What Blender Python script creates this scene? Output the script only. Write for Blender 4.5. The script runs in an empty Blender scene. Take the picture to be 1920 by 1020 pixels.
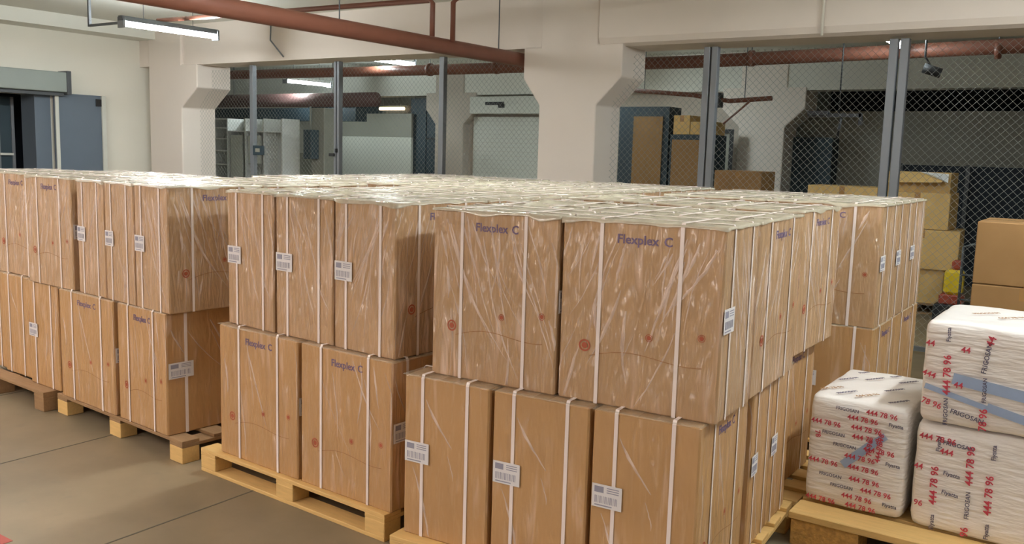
import bpy, math, random
from mathutils import Vector, Matrix, noise
R = math.radians
sc = bpy.context.scene
col = sc.collection
rnd = random.Random(7)

# ------------------------------------------------------------------ camera, world, lamps, exposure
CAM_H = 1.65
F_PX, YAW, PITCH, ROLL = 1702.19, 0.600392, 0.132163, -0.028458
cam_d = bpy.data.cameras.new('camera')
cam = bpy.data.objects.new('camera', cam_d)
col.objects.link(cam)
cam_d.sensor_fit = 'HORIZONTAL'
cam_d.sensor_width = 36.0
cam_d.lens = 36.0 * F_PX / 1920.0
cam_d.clip_start = 0.05
cam_d.clip_end = 100
_f = Vector((-math.sin(YAW) * math.cos(PITCH), math.cos(YAW) * math.cos(PITCH), -math.sin(PITCH)))
_r = Vector((math.cos(YAW), math.sin(YAW), 0))
_d = _f.cross(_r)
_c, _s = math.cos(ROLL), math.sin(ROLL)
_x = _r * _c + _d * _s
_y = -(_r * -_s + _d * _c)
_z = -_f
m = Matrix(((_x.x, _y.x, _z.x, 0), (_x.y, _y.y, _z.y, 0), (_x.z, _y.z, _z.z, CAM_H), (0, 0, 0, 1)))
cam.matrix_world = m
sc.camera = cam

w = bpy.data.worlds.new('world')
sc.world = w
w.use_nodes = True
w.node_tree.nodes['Background'].inputs[0].default_value = (0.75, 0.82, 0.9, 1)
w.node_tree.nodes['Background'].inputs[1].default_value = 0.02

sc.view_settings.view_transform = 'Standard'
sc.view_settings.look = 'None'
sc.view_settings.exposure = 0.66
sc.view_settings.gamma = 1.0
TUBE_WARM = ((1.0, 0.89, 0.85), 165.0)     # tubes over the aisle the camera stands in
TUBE_COOL = ((0.92, 0.97, 0.96), 100.0)     # tubes over the hall beside the left wall
TUBE_FILL = ((0.96, 0.96, 0.96), 60.0)    # added unseen tube right of the camera, brightening the parcel pallet
TUBE_BACK = ((0.84, 0.97, 1.0), 55.0)
TUBE_OFFICE = ((0.86, 0.98, 0.98), 105.0)      # tubes in the caged store rooms
# fixture: x, y, z (tube height), lamp colour/strength, length ; the tubes are built in make_lamp below
LAMPS_VIEW = [(-9.42, 6.62, 2.9, TUBE_COOL, 1.22)]
LAMPS_AISLE = [(-4.3, -1.3, 3.0, TUBE_WARM, 1.22), (-3.1, -3.0, 3.0, TUBE_WARM, 1.22), (-3.1, -5.4, 3.0, TUBE_WARM, 1.22), (-6.6, -0.5, 3.0, TUBE_WARM, 1.22), (-9.2, 0.6, 3.0, TUBE_WARM, 1.22),  # both tubes behind the camera are added, unseen, for highlights on the nearest stack
               (1.2, 1.5, 3.0, TUBE_FILL, 1.22), (0.35, 3.9, 3.0, TUBE_COOL, 1.22), (0.35, 6.4, 3.0, TUBE_COOL, 1.22), (-3.6, 4.4, 3.1, TUBE_COOL, 1.22), (-8.0, 3.2, 3.05, TUBE_COOL, 1.22)]  # tubes right of the camera and over the stacks are added, unseen, as brighteners
LAMPS_STORE = [(-13.25, 12.28, 2.8, TUBE_OFFICE, 1.1), (-8.87, 9.79, 2.83, TUBE_BACK, 0.9), (-2.02, 9.1, 2.745, TUBE_BACK, 0.6), (-7.0, 12.0, 3.0, TUBE_OFFICE, 1.1), (-13.3, 17.0, 3.05, TUBE_OFFICE, 1.1)]  # the tube behind the partition is added to brighten the dark space there

# ------------------------------------------------------------------ helpers
def tag(o, label=None, cat=None, group=None, kind=None):
    if label: o['label'] = label
    if cat: o['category'] = cat
    if group: o['group'] = group
    if kind: o['kind'] = kind
    return o

def empty(name, loc=(0, 0, 0), rz=0.0, label=None, cat=None, group=None):
    o = bpy.data.objects.new(name, None)
    o.empty_display_size = 0.1
    col.objects.link(o)
    o.location = loc
    o.rotation_euler = (0, 0, rz)
    return tag(o, label, cat, group)

class MB:
    def __init__(s):
        s.v, s.f, s.m = [], [], []
    def add(s, vs, fs, mi=0):
        b = len(s.v)
        s.v += [tuple(v) for v in vs]
        s.f += [tuple(i + b for i in f) for f in fs]
        s.m += [mi] * len(fs)
        return s
    def box(s, x0, x1, y0, y1, z0, z1, bev=0.0, mi=0):
        if bev <= 0:
            vs = [(x, y, z) for x in (x0, x1) for y in (y0, y1) for z in (z0, z1)]
            fs = [(0, 1, 3, 2), (4, 6, 7, 5), (0, 4, 5, 1), (2, 3, 7, 6), (0, 2, 6, 4), (1, 5, 7, 3)]
            return s.add(vs, fs, mi)
        b = bev
        X, Y, Z = (x0, x1), (y0, y1), (z0, z1)
        vs, idx = [], {}
        for i in (0, 1):
            for j in (0, 1):
                for k in (0, 1):
                    sx, sy, sz = (1, -1)[i], (1, -1)[j], (1, -1)[k]
                    for a, p in enumerate(((X[i], Y[j] + sy * b, Z[k] + sz * b), (X[i] + sx * b, Y[j], Z[k] + sz * b), (X[i] + sx * b, Y[j] + sy * b, Z[k]))):
                        idx[i, j, k, a] = len(vs)
                        vs.append(p)
        g = lambda i, j, k, a: idx[i, j, k, a]
        fs = []
        for i in (0, 1):
            q = [g(i, 0, 0, 0), g(i, 0, 1, 0), g(i, 1, 1, 0), g(i, 1, 0, 0)]
            fs.append(q if i == 0 else q[::-1])
            q = [g(0, i, 0, 1), g(1, i, 0, 1), g(1, i, 1, 1), g(0, i, 1, 1)]
            fs.append(q if i == 0 else q[::-1])
            q = [g(0, 0, i, 2), g(0, 1, i, 2), g(1, 1, i, 2), g(1, 0, i, 2)]
            fs.append(q if i == 0 else q[::-1])
        for j in (0, 1):
            for k in (0, 1):
                fs.append((g(0, j, k, 1), g(1, j, k, 1), g(1, j, k, 2), g(0, j, k, 2)))
                fs.append((g(j, 0, k, 0), g(j, 1, k, 0), g(j, 1, k, 2), g(j, 0, k, 2)))
                fs.append((g(j, k, 0, 0), g(j, k, 1, 0), g(j, k, 1, 1), g(j, k, 0, 1)))
        for i in (0, 1):
            for j in (0, 1):
                for k in (0, 1):
                    fs.append((g(i, j, k, 0), g(i, j, k, 1), g(i, j, k, 2)))
        return s.add(vs, fs, mi)
    def tube(s, pts, r, n=10, mi=0, caps=True):
        pts = [Vector(p) for p in pts]
        rings = []
        up = None
        for i, p in enumerate(pts):
            t = (pts[min(i + 1, len(pts) - 1)] - pts[max(i - 1, 0)]).normalized()
            if up is None:
                up = Vector((0, 0, 1)) if abs(t.z) < 0.9 else Vector((1, 0, 0))
            a = t.cross(up).normalized()
            b = t.cross(a).normalized()
            up = -b if b.dot(up) < 0 else b
            up = a.cross(t).normalized()
            rr = r[i] if isinstance(r, (list, tuple)) else r
            rings.append([p + a * math.cos(2 * math.pi * k / n) * rr + up * math.sin(2 * math.pi * k / n) * rr for k in range(n)])
        vs = [v for ring in rings for v in ring]
        fs = []
        for i in range(len(pts) - 1):
            for k in range(n):
                fs.append((i * n + k, i * n + (k + 1) % n, (i + 1) * n + (k + 1) % n, (i + 1) * n + k))
        if caps:
            fs.append(tuple(range(n))[::-1])
            fs.append(tuple((len(pts) - 1) * n + k for k in range(n)))
        return s.add(vs, fs, mi)
    def prism(s, poly, h0, h1, axis='y', mi=0):
        """poly: 2-D outline in the two other axes, extruded along axis."""
        n = len(poly)
        def P(a, b, h):
            return {'y': (a, h, b), 'x': (h, a, b), 'z': (a, b, h)}[axis]
        vs = [P(a, b, h0) for a, b in poly] + [P(a, b, h1) for a, b in poly]
        fs = [tuple(range(n)), tuple(range(2 * n - 1, n - 1, -1))]
        for i in range(n):
            fs.append((i, i + n, (i + 1) % n + n, (i + 1) % n))
        return s.add(vs, fs, mi)
    def mesh(s, name, mats, smooth=False):
        me = bpy.data.meshes.new(name)
        me.from_pydata(s.v, [], s.f)
        if not isinstance(mats, (list, tuple)): mats = [mats]
        for mt in mats: me.materials.append(mt)
        me.polygons.foreach_set('material_index', s.m)
        if smooth: me.polygons.foreach_set('use_smooth', [True] * len(s.f))
        me.validate()
        import bmesh
        bm = bmesh.new(); bm.from_mesh(me)
        bmesh.ops.recalc_face_normals(bm, faces=bm.faces)
        bm.to_mesh(me); bm.free()
        return me
    def obj(s, name, mats, parent=None, smooth=False, loc=None):
        return link(name, s.mesh(name, mats, smooth), parent, loc)

def link(name, me, parent=None, loc=None, rz=None):
    o = bpy.data.objects.new(name, me)
    col.objects.link(o)
    if parent is not None: o.parent = parent
    if loc is not None: o.location = loc
    if rz is not None: o.rotation_euler = (0, 0, rz)
    return o

def struct(name, mb, mat, label=None):
    o = mb.obj(name, mat)
    o['kind'] = 'structure'
    return o

# ------------------------------------------------------------------ materials
def srgb(r, g, b):
    return tuple(((c / 255) / 12.92 if c / 255 <= 0.04045 else ((c / 255 + 0.055) / 1.055) ** 2.4) for c in (r, g, b)) + (1,)

def mat(name, color, rough=0.6, metal=0.0, var=0.08, scale=6.0, bump=0.0, bscale=40.0, spec=0.5, stretch=(1, 1, 1)):
    m = bpy.data.materials.new(name)
    m.use_nodes = True
    nt = m.node_tree
    b = nt.nodes['Principled BSDF']
    b.inputs['Roughness'].default_value = rough
    b.inputs['Metallic'].default_value = metal
    b.inputs['Specular IOR Level'].default_value = spec
    tc = nt.nodes.new('ShaderNodeTexCoord')
    mp = nt.nodes.new('ShaderNodeMapping')
    mp.inputs['Scale'].default_value = stretch
    nt.links.new(tc.outputs['Object'], mp.inputs[0])
    n = nt.nodes.new('ShaderNodeTexNoise')
    n.inputs['Scale'].default_value = scale
    n.inputs['Detail'].default_value = 4
    nt.links.new(mp.outputs[0], n.inputs['Vector'])
    mx = nt.nodes.new('ShaderNodeMix'); mx.data_type = 'RGBA'
    c = color
    mx.inputs[6].default_value = (c[0] * (1 - var), c[1] * (1 - var), c[2] * (1 - var), 1)
    mx.inputs[7].default_value = (min(1, c[0] * (1 + var)), min(1, c[1] * (1 + var)), min(1, c[2] * (1 + var)), 1)
    nt.links.new(n.outputs[0], mx.inputs[0])
    nt.links.new(mx.outputs[2], b.inputs['Base Color'])
    if bump:
        n2 = nt.nodes.new('ShaderNodeTexNoise'); n2.inputs['Scale'].default_value = bscale
        nt.links.new(mp.outputs[0], n2.inputs['Vector'])
        bp = nt.nodes.new('ShaderNodeBump'); bp.inputs['Strength'].default_value = bump; bp.inputs['Distance'].default_value = 0.01
        nt.links.new(n2.outputs[0], bp.inputs['Height']); nt.links.new(bp.outputs[0], b.inputs['Normal'])
    return m

def cardboard(name, color, film=True, tilt=18, coat=1.0, crinkle=1.0):
    """Brown board; with film=True a clear crinkled shrink film lies over it as the coat layer."""
    m = bpy.data.materials.new(name)
    m.use_nodes = True
    nt = m.node_tree
    L = nt.links.new
    b = nt.nodes['Principled BSDF']
    tc = nt.nodes.new('ShaderNodeTexCoord')
    oi = nt.nodes.new('ShaderNodeObjectInfo')
    off = nt.nodes.new('ShaderNodeVectorMath'); off.operation = 'SCALE'
    cmb = nt.nodes.new('ShaderNodeCombineXYZ')
    for k, s in enumerate((37.0, 61.0, 23.0)):
        mu = nt.nodes.new('ShaderNodeMath'); mu.operation = 'MULTIPLY'; mu.inputs[1].default_value = s
        L(oi.outputs['Random'], mu.inputs[0]); L(mu.outputs[0], cmb.inputs[k])
    add = nt.nodes.new('ShaderNodeVectorMath'); add.operation = 'ADD'
    L(tc.outputs['Object'], add.inputs[0]); L(cmb.outputs[0], add.inputs[1])
    n = nt.nodes.new('ShaderNodeTexNoise'); n.inputs['Scale'].default_value = 5; n.inputs['Detail'].default_value = 5
    L(add.outputs[0], n.inputs['Vector'])
    mx = nt.nodes.new('ShaderNodeMix'); mx.data_type = 'RGBA'
    c = color
    mx.inputs[6].default_value = (c[0] * 0.88, c[1] * 0.86, c[2] * 0.82, 1)
    mx.inputs[7].default_value = (c[0] * 1.1, c[1] * 1.12, c[2] * 1.16, 1)
    L(n.outputs[0], mx.inputs[0])
    L(mx.outputs[2], b.inputs['Base Color'])
    b.inputs['Roughness'].default_value = 0.62
    b.inputs['Specular IOR Level'].default_value = 0.25
    if film:
        b.inputs['Coat Weight'].default_value = coat
        b.inputs['Coat Roughness'].default_value = 0.34
        b.inputs['Coat IOR'].default_value = 1.9
        # long folds hanging from the top corners, plus short crumples
        sx = nt.nodes.new('ShaderNodeMapping'); sx.inputs['Rotation'].default_value = (0.0, R(tilt), R(8)); sx.inputs['Scale'].default_value = (30, 30, 4.2)
        L(add.outputs[0], sx.inputs[0])
        n1 = nt.nodes.new('ShaderNodeTexNoise'); n1.inputs['Scale'].default_value = 1.0; n1.inputs['Detail'].default_value = 2.0; n1.inputs['Distortion'].default_value = 0.5
        L(sx.outputs[0], n1.inputs['Vector'])
        rp = nt.nodes.new('ShaderNodeMapRange'); rp.interpolation_type = 'SMOOTHSTEP'
        rp.inputs[1].default_value = 0.48; rp.inputs[2].default_value = 0.72
        L(n1.outputs[0], rp.inputs[0])
        n3 = nt.nodes.new('ShaderNodeTexNoise'); n3.inputs['Scale'].default_value = 3.2; n3.inputs['Detail'].default_value = 1
        L(add.outputs[0], n3.inputs['Vector'])
        rp3 = nt.nodes.new('ShaderNodeMapRange'); rp3.inputs[1].default_value = 0.36; rp3.inputs[2].default_value = 0.58
        L(n3.outputs[0], rp3.inputs[0])
        n2 = nt.nodes.new('ShaderNodeTexNoise'); n2.inputs['Scale'].default_value = 22; n2.inputs['Detail'].default_value = 2
        sx2 = nt.nodes.new('ShaderNodeMapping'); sx2.inputs['Rotation'].default_value = (0.0, R(tilt + 6), R(8)); sx2.inputs['Scale'].default_value = (1.5, 1.5, 0.42)
        L(add.outputs[0], sx2.inputs[0]); L(sx2.outputs[0], n2.inputs['Vector'])
        m1 = nt.nodes.new('ShaderNodeMath'); m1.operation = 'MULTIPLY'
        L(rp.outputs[0], m1.inputs[0]); L(rp3.outputs[0], m1.inputs[1])
        m2 = nt.nodes.new('ShaderNodeMath'); m2.operation = 'MULTIPLY_ADD'; m2.inputs[1].default_value = 0.75
        L(n2.outputs[0], m2.inputs[0]); L(m1.outputs[0], m2.inputs[2])
        bp = nt.nodes.new('ShaderNodeBump'); bp.inputs['Strength'].default_value = 0.9 * crinkle; bp.inputs['Distance'].default_value = 0.075
        L(m2.outputs[0], bp.inputs['Height'])
        L(bp.outputs[0], b.inputs['Coat Normal'])
        # bunched film is milky; pinkish lamp sheen is painted into this colour too
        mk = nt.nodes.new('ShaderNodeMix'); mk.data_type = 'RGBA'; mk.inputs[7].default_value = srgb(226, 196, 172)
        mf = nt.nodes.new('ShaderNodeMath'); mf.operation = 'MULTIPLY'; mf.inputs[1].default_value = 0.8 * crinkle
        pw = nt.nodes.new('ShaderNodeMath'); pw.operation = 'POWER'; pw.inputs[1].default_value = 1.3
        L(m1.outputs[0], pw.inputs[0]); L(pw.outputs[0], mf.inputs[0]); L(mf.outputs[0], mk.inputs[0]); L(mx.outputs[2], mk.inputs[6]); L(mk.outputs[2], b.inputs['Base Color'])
    return m

def film_mat(name, alpha, tone=(210, 202, 180)):
    m = bpy.data.materials.new(name)
    m.use_nodes = True
    nt = m.node_tree; L = nt.links.new
    b = nt.nodes['Principled BSDF']
    b.inputs['Base Color'].default_value = srgb(*tone)
    b.inputs['Roughness'].default_value = 0.22
    b.inputs['Specular IOR Level'].default_value = 0.8
    tc = nt.nodes.new('ShaderNodeTexCoord')
    n = nt.nodes.new('ShaderNodeTexNoise'); n.inputs['Scale'].default_value = 14; n.inputs['Detail'].default_value = 4
    L(tc.outputs['Object'], n.inputs['Vector'])
    rp = nt.nodes.new('ShaderNodeMapRange'); rp.inputs[1].default_value = 0.3; rp.inputs[2].default_value = 0.7
    rp.inputs[3].default_value = alpha * 0.75; rp.inputs[4].default_value = min(1, alpha * 1.25)
    L(n.outputs[0], rp.inputs[0]); L(rp.outputs[0], b.inputs['Alpha'])
    bp = nt.nodes.new('ShaderNodeBump'); bp.inputs['Strength'].default_value = 0.5; bp.inputs['Distance'].default_value = 0.01
    L(n.outputs[0], bp.inputs['Height']); L(bp.outputs[0], b.inputs['Normal'])
    return m

def emit(name, color, strength):
    m = bpy.data.materials.new(name); m.use_nodes = True
    nt = m.node_tree
    nt.nodes.remove(nt.nodes['Principled BSDF'])
    e = nt.nodes.new('ShaderNodeEmission'); e.inputs[0].default_value = (*color, 1); e.inputs[1].default_value = strength
    nt.links.new(e.outputs[0], nt.nodes['Material Output'].inputs[0])
    return m

M = {}
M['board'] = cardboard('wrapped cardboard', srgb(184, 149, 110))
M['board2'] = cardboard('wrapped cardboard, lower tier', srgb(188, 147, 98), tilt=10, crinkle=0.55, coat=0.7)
M['bare'] = cardboard('bare cardboard', srgb(160, 124, 82), film=False)
M['bare_yellow'] = cardboard('bare yellowish cardboard', srgb(214, 180, 118), film=False)
M['inside'] = mat('inside of carton', srgb(150, 110, 65), 0.8)
M['film'] = film_mat('milky shrink film', 0.78)
M['film_low'] = film_mat('thin shrink film', 0.30)
M['fold'] = film_mat('folded shrink film with painted highlights', 0.58, (250, 228, 214))  # pale warm tone paints lamp highlights along the film ridges
M['duct'] = mat('dull dark red duct', srgb(92, 66, 64), 0.6)
M['strap'] = mat('white packing strap', srgb(242, 230, 226), 0.38, var=0.03)
M['label'] = mat('white paper label', srgb(226, 224, 226), 0.6, var=0.03)
M['label_ink'] = mat('grey label ink', srgb(150, 150, 168), 0.6)
M['ink_blue'] = mat('violet blue print', srgb(112, 96, 128), 0.6)
M['ink_red'] = mat('brick red print', srgb(172, 88, 62), 0.6)
M['ink_brown'] = mat('faint brown print', srgb(160, 118, 78), 0.6)
M['tape'] = mat('clear brown tape', srgb(176, 134, 84), 0.25)
M['wood'] = mat('fresh pallet pine', srgb(222, 184, 118), 0.65, var=0.16, scale=9, stretch=(1, 8, 8), bump=0.2)
M['wood_old'] = mat('weathered pallet wood', srgb(150, 118, 82), 0.75, var=0.22, scale=9, stretch=(1, 8, 8), bump=0.3)
M['chip'] = mat('pressed chip block', srgb(205, 158, 88), 0.85, var=0.5, scale=60, bump=0.5, bscale=80)
M['wall'] = mat('cream wall paint', srgb(232, 229, 218), 0.75, var=0.03, scale=1.3, bump=0.12, bscale=9)
M['col'] = mat('cream column paint', srgb(233, 223, 214), 0.7, var=0.03, scale=2, bump=0.12, bscale=12)
M['ceil'] = mat('ceiling paint', srgb(222, 222, 214), 0.8, var=0.04, scale=1.2, bump=0.1)
M['soot'] = mat('grey wall', srgb(150, 148, 138), 0.85, var=0.06, scale=1.0)
M['pinkish'] = mat('greyish pink wall', srgb(186, 176, 164), 0.8, var=0.05, scale=2)
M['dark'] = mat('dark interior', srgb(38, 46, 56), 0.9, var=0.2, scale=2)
M['darkblue'] = mat('dark teal panel', srgb(42, 60, 70), 0.6, var=0.15, scale=2)
M['steel'] = mat('grey painted steel', srgb(128, 132, 138), 0.45, metal=0.3, var=0.06)
M['steel_dk'] = mat('dark grey steel', srgb(84, 88, 92), 0.5, metal=0.3, var=0.06)
M['door'] = mat('blue grey door paint', srgb(98, 110, 124), 0.4, var=0.04)
M['shutter'] = mat('grey green shutter box', srgb(150, 160, 156), 0.5, var=0.03)
M['pipe'] = mat('rust red pipe paint', srgb(120, 74, 58), 0.45, var=0.12, scale=8)
M['black'] = mat('black plastic', srgb(32, 33, 36), 0.5)
M['white'] = mat('white enamel', srgb(226, 228, 226), 0.4, var=0.02)
M['panel'] = mat('pale grey panel', srgb(206, 208, 200), 0.5, var=0.03)
M['panel_dk'] = mat('mid grey panel', srgb(140, 140, 130), 0.6, var=0.03)
M['plywood'] = mat('brown plywood', srgb(146, 112, 66), 0.6, var=0.15, scale=4, stretch=(6, 6, 1))
M['wire'] = mat('galvanised wire', srgb(150, 152, 148), 0.5, metal=0.5, var=0.04)
M['wrap_white'] = mat('white plastic wrap', srgb(242, 237, 234), 0.3, var=0.03, scale=5, bump=1.0, bscale=10, stretch=(1, 1, 5))
M['tape_white'] = mat('glossy white tape', srgb(240, 230, 228), 0.25, var=0.02)
M['ink_red2'] = mat('crimson lettering', srgb(196, 62, 82), 0.5)
M['ink_dark'] = mat('slate lettering', srgb(92, 88, 112), 0.5)
M['tape_blue'] = mat('pale blue tape', srgb(158, 178, 212), 0.3, var=0.1, scale=20)
M['yellow'] = mat('yellow plastic', srgb(226, 196, 40), 0.4)
M['red_pl'] = mat('red brown plastic', srgb(160, 70, 48), 0.5)

def floor_mat():
    m = bpy.data.materials.new('polished concrete floor'); m.use_nodes = True
    nt = m.node_tree; L = nt.links.new
    b = nt.nodes['Principled BSDF']; b.inputs['Roughness'].default_value = 0.42; b.inputs['Specular IOR Level'].default_value = 0.3
    tc = nt.nodes.new('ShaderNodeTexCoord')
    n = nt.nodes.new('ShaderNodeTexNoise'); n.inputs['Scale'].default_value = 1.1; n.inputs['Detail'].default_value = 7; n.inputs['Roughness'].default_value = 0.6
    L(tc.outputs['Object'], n.inputs['Vector'])
    rp = nt.nodes.new('ShaderNodeValToRGB')
    rp.color_ramp.elements[0].position = 0.33; rp.color_ramp.elements[0].color = srgb(120, 109, 88)
    rp.color_ramp.elements[1].position = 0.68; rp.color_ramp.elements[1].color = srgb(146, 130, 105)
    L(n.outputs[0], rp.inputs[0])
    n2 = nt.nodes.new('ShaderNodeTexNoise'); n2.inputs['Scale'].default_value = 9; n2.inputs['Detail'].default_value = 5
    L(tc.outputs['Object'], n2.inputs['Vector'])
    rp2 = nt.nodes.new('ShaderNodeMapRange'); rp2.inputs[1].default_value = 0.62; rp2.inputs[2].default_value = 0.75; rp2.inputs[3].default_value = 0; rp2.inputs[4].default_value = 0.35
    L(n2.outputs[0], rp2.inputs[0])
    mx = nt.nodes.new('ShaderNodeMix'); mx.data_type = 'RGBA'; mx.inputs[7].default_value = srgb(112, 106, 92)
    L(rp2.outputs[0], mx.inputs[0]); L(rp.outputs[0], mx.inputs[6])
    L(mx.outputs[2], b.inputs['Base Color'])
    L(n2.outputs[0], b.inputs['Roughness']) if False else None
    return m
M['floor'] = floor_mat()
M['joint'] = mat('floor joint', srgb(92, 88, 76), 0.8)
M['redpaint'] = mat('red floor paint', srgb(168, 72, 62), 0.6, var=0.2)

# ------------------------------------------------------------------ the room
XL, XR, YF, YB, ZC = -12.5, 7.0, -8.5, 19.0, 3.3
f = MB().box(-20, XR + 0.3, YF - 0.3, YB + 0.3, -0.2, 0)
struct('floor', f, M['floor'])
for k, (x, y0, y1) in enumerate([(-4.635, -4.4, 8.0), (-3.36, -4.4, 8.0), (-2.1, -4.4, 8.0), (-5.9, -4.4, 8.0), (-7.2, -4.4, 8.0), (-8.5, -4.4, 8.0)]):
    struct('trim_%d' % (k + 1), MB().box(x - 0.004, x + 0.004, y0, y1, 0, 0.0012), M['joint'])
struct('trim_7', MB().box(-3.95, -3.68, 1.2, 1.79, 0, 0.0015), M['redpaint'])
struct('ceiling', MB().box(-20, XR + 0.3, YF - 0.3, YB + 0.3, ZC, ZC + 0.2), M['ceil'])
# left wall with its door opening y 4.9..6.72, z 0..2.22
wl = MB()
wl.box(XL - 0.35, XL, YF, 4.9, 0, ZC).box(XL - 0.35, XL, 6.78, 8.2, 0, ZC).box(XL - 0.35, XL, 4.9, 6.78, 2.24, ZC)
struct('wall_left', wl, M['wall'])
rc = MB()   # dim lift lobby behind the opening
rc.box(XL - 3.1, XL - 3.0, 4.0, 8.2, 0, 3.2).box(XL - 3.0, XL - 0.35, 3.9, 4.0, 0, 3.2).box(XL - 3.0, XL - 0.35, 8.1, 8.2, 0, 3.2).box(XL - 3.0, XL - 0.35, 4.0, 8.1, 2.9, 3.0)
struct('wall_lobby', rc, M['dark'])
struct('trim_8', MB().box(XL - 0.33, XL + 0.02, 6.62, 6.84, 0, 2.26).box(XL - 0.33, XL + 0.02, 4.82, 4.94, 0, 2.26), M['door'])
struct('wall_right', MB().box(XR, XR + 0.3, YF, YB, 0, ZC), M['wall'])
struct('wall_front', MB().box(-20, XR, YF - 0.3, YF, 0, ZC), M['wall'])
struct('wall_back', MB().box(-20, XR, YB, YB + 0.3, 0, ZC), M['soot'])
struct('wall_store', MB().box(-18.3, -18.0, 8.2, YB, 0, ZC), M['soot'])
struct('wall_corner', MB().box(-18.3, XL, 8.2, 8.7, 0, ZC), M['wall'])
# beams
struct('trim_9', MB().box(-12.5, -5.05, 8.24, 8.74, 2.74, ZC), M['col'])
struct('trim_10', MB().prism([(8.17, 2.80), (8.2, 2.745), (8.26, 2.72), (8.76, 2.72), (8.76, ZC), (8.17, ZC)], -4.62, XR, 'x'), M['col'])
struct('trim_11', MB().box(-12.5, -12.05, YF, 8.24, 3.12, ZC), M['ceil'])
struct('trim_12', MB().box(-18, XR, 14.12, 14.5, 2.7, ZC), M['ceil'])
struct('trim_13', MB().box(-18, XR, 2.2, 2.7, 3.0, ZC), M['ceil'])

def column(x0, x1, y0, y1, pl, pr, n, material):
    zs, zv, zt = 2.14, 2.42, 2.745
    mb = MB().prism([(x0, 0), (x1, 0), (x1, zs), (x1 + pr, zv), (x1 + pr, zt), (x1, zt), (x1, ZC), (x0, ZC), (x0, zt), (x0 - pl, zt), (x0 - pl, zv), (x0, zs)] if pl else [(x0, 0), (x1, 0), (x1, zs), (x1 + pr, zv), (x1 + pr, zt), (x1, zt), (x1, ZC), (x0, ZC)], y0, y1, 'y')
    o = struct('trim_%d' % n, mb, material)
    bv = o.modifiers.new('soft edges', 'BEVEL'); bv.width = 0.015; bv.segments = 2; bv.limit_method = 'ANGLE'
    return o
column(-5.33, -4.64, 8.2, 8.72, 0.21, 0.28, 14, M['col'])
column(-12.22, -11.45, 8.2, 8.78, 0.0, 0.36, 15, M['col'])
column(-5.36, -4.62, 14.1, 14.7, 0.3, 0.3, 16, M['col'])
column(-11.6, -10.9, 14.1, 14.7, 0.24, 0.3, 17, M['pinkish'])
# store room rear walls
struct('wall_shutter', MB().box(-10.9, -5.36, 14.3, 14.5, 0, 2.7), M['pinkish'])
struct('wall_grey', MB().box(-4.62, XR, 14.9, 15.05, 0, 2.42), M['soot'])

# roller shutter over the left door, and its open leaf
d = empty('roller_shutter', (XL + 0.002, 6.0, 2.25), 0, 'long grey-green roller shutter box above the dark doorway in the left wall', 'roller shutter')
MB().box(0, 0.22, -1.2, 1.0, 0.03, 0.30, 0.01).obj('shutter_box', M['shutter'], d)
MB().box(0, 0.24, 0.97, 1.03, 0.0, 0.32, 0.004).obj('end_plate', M['steel_dk'], d)
MB().box(0.02, 0.16, -1.2, 0.96, -0.02, 0.028).obj('bottom_bar', M['steel_dk'], d)
d = empty('steel_door', (XL + 0.05, 6.86, 0), 0, 'blue-grey steel door leaf folded open flat against the left wall', 'door')
MB().box(0, 0.045, 0, 0.74, 0.02, 2.27, 0.004).obj('door_leaf', M['door'], d)
MB().box(0.046, 0.062, 0.60, 0.69, 2.12, 2.22, 0.003).obj('door_closer', M['black'], d)
MB().box(0.046, 0.075, 0.68, 0.74, 0.02, 2.27, 0.003).obj('edge_strip', M['panel'], d)
MB().box(0.046, 0.066, 0.0, 0.05, 0.02, 2.27, 0.003).obj('hinge_strip', M['panel'], d)
d = empty('lift_gate', (XL - 0.5, 6.35, 0), 0, 'narrow grey gate frame standing inside the dark left doorway', 'gate')
MB().box(-0.03, 0.03, 0, 0.04, 0, 2.2).box(-0.03, 0.03, 0.2, 0.24, 0, 2.2).obj('upright', M['steel'], d)
MB().box(-0.01, 0.01, 0.04, 0.2, 0, 2.2).obj('infill', M['darkblue'], d)
MB().box(0.03, 0.06, 0.02, 0.2, 1.02, 1.06).obj('latch', M['panel'], d)
MB().box(0.03, 0.06, 0.02, 0.2, 1.4, 1.43).obj('latch', M['panel'], d)
tag(MB().tube([(XL - 2.1, 5.2, 0), (XL - 2.1, 5.2, 1.2)], 0.42, 20).obj('drum', M['red_pl']), 'dull red drum just visible low inside the dark left doorway', 'drum')

# ------------------------------------------------------------------ lamps
TUBES = {}
def tube_mat(t):
    if t not in TUBES: TUBES[t] = emit('glowing tube', t[0], t[1])
    return TUBES[t]
def make_lamp(x, y, z, tube, ln, label, group=None, rods=True, trunk=False):
    e = empty('fluorescent_lamp', (x, y, z), 0, label, 'lamp', group)
    h = ln / 2
    MB().prism([(-0.045, 0.055), (0.045, 0.055), (0.03, 0.11), (-0.03, 0.11)], -h - 0.03, h + 0.03, 'y').obj('housing', M['steel_dk'] if trunk else M['white'], e)
    for s in (-1, 1):
        MB().box(-0.06, 0.06, s * (h + 0.012) - 0.012, s * (h + 0.012) + 0.012, -0.02, 0.1, 0.003).obj('end_cap', M['steel'], e)
        MB().tube([(s * 0.032, -h, 0.02), (s * 0.032, h, 0.02)], 0.017, 10).obj('tube', tube_mat(tube), e, True)
    if rods:
        for s in (-0.35, 0.3):
            MB().tube([(0, s, 0.11), (0, s, ZC - z)], 0.004, 6).obj('hanging_rod', M['steel'], e)
    return e
for a in LAMPS_VIEW:
    make_lamp(*a, 'bright twin-tube lamp hanging on rods near the left wall', trunk=True)
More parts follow.
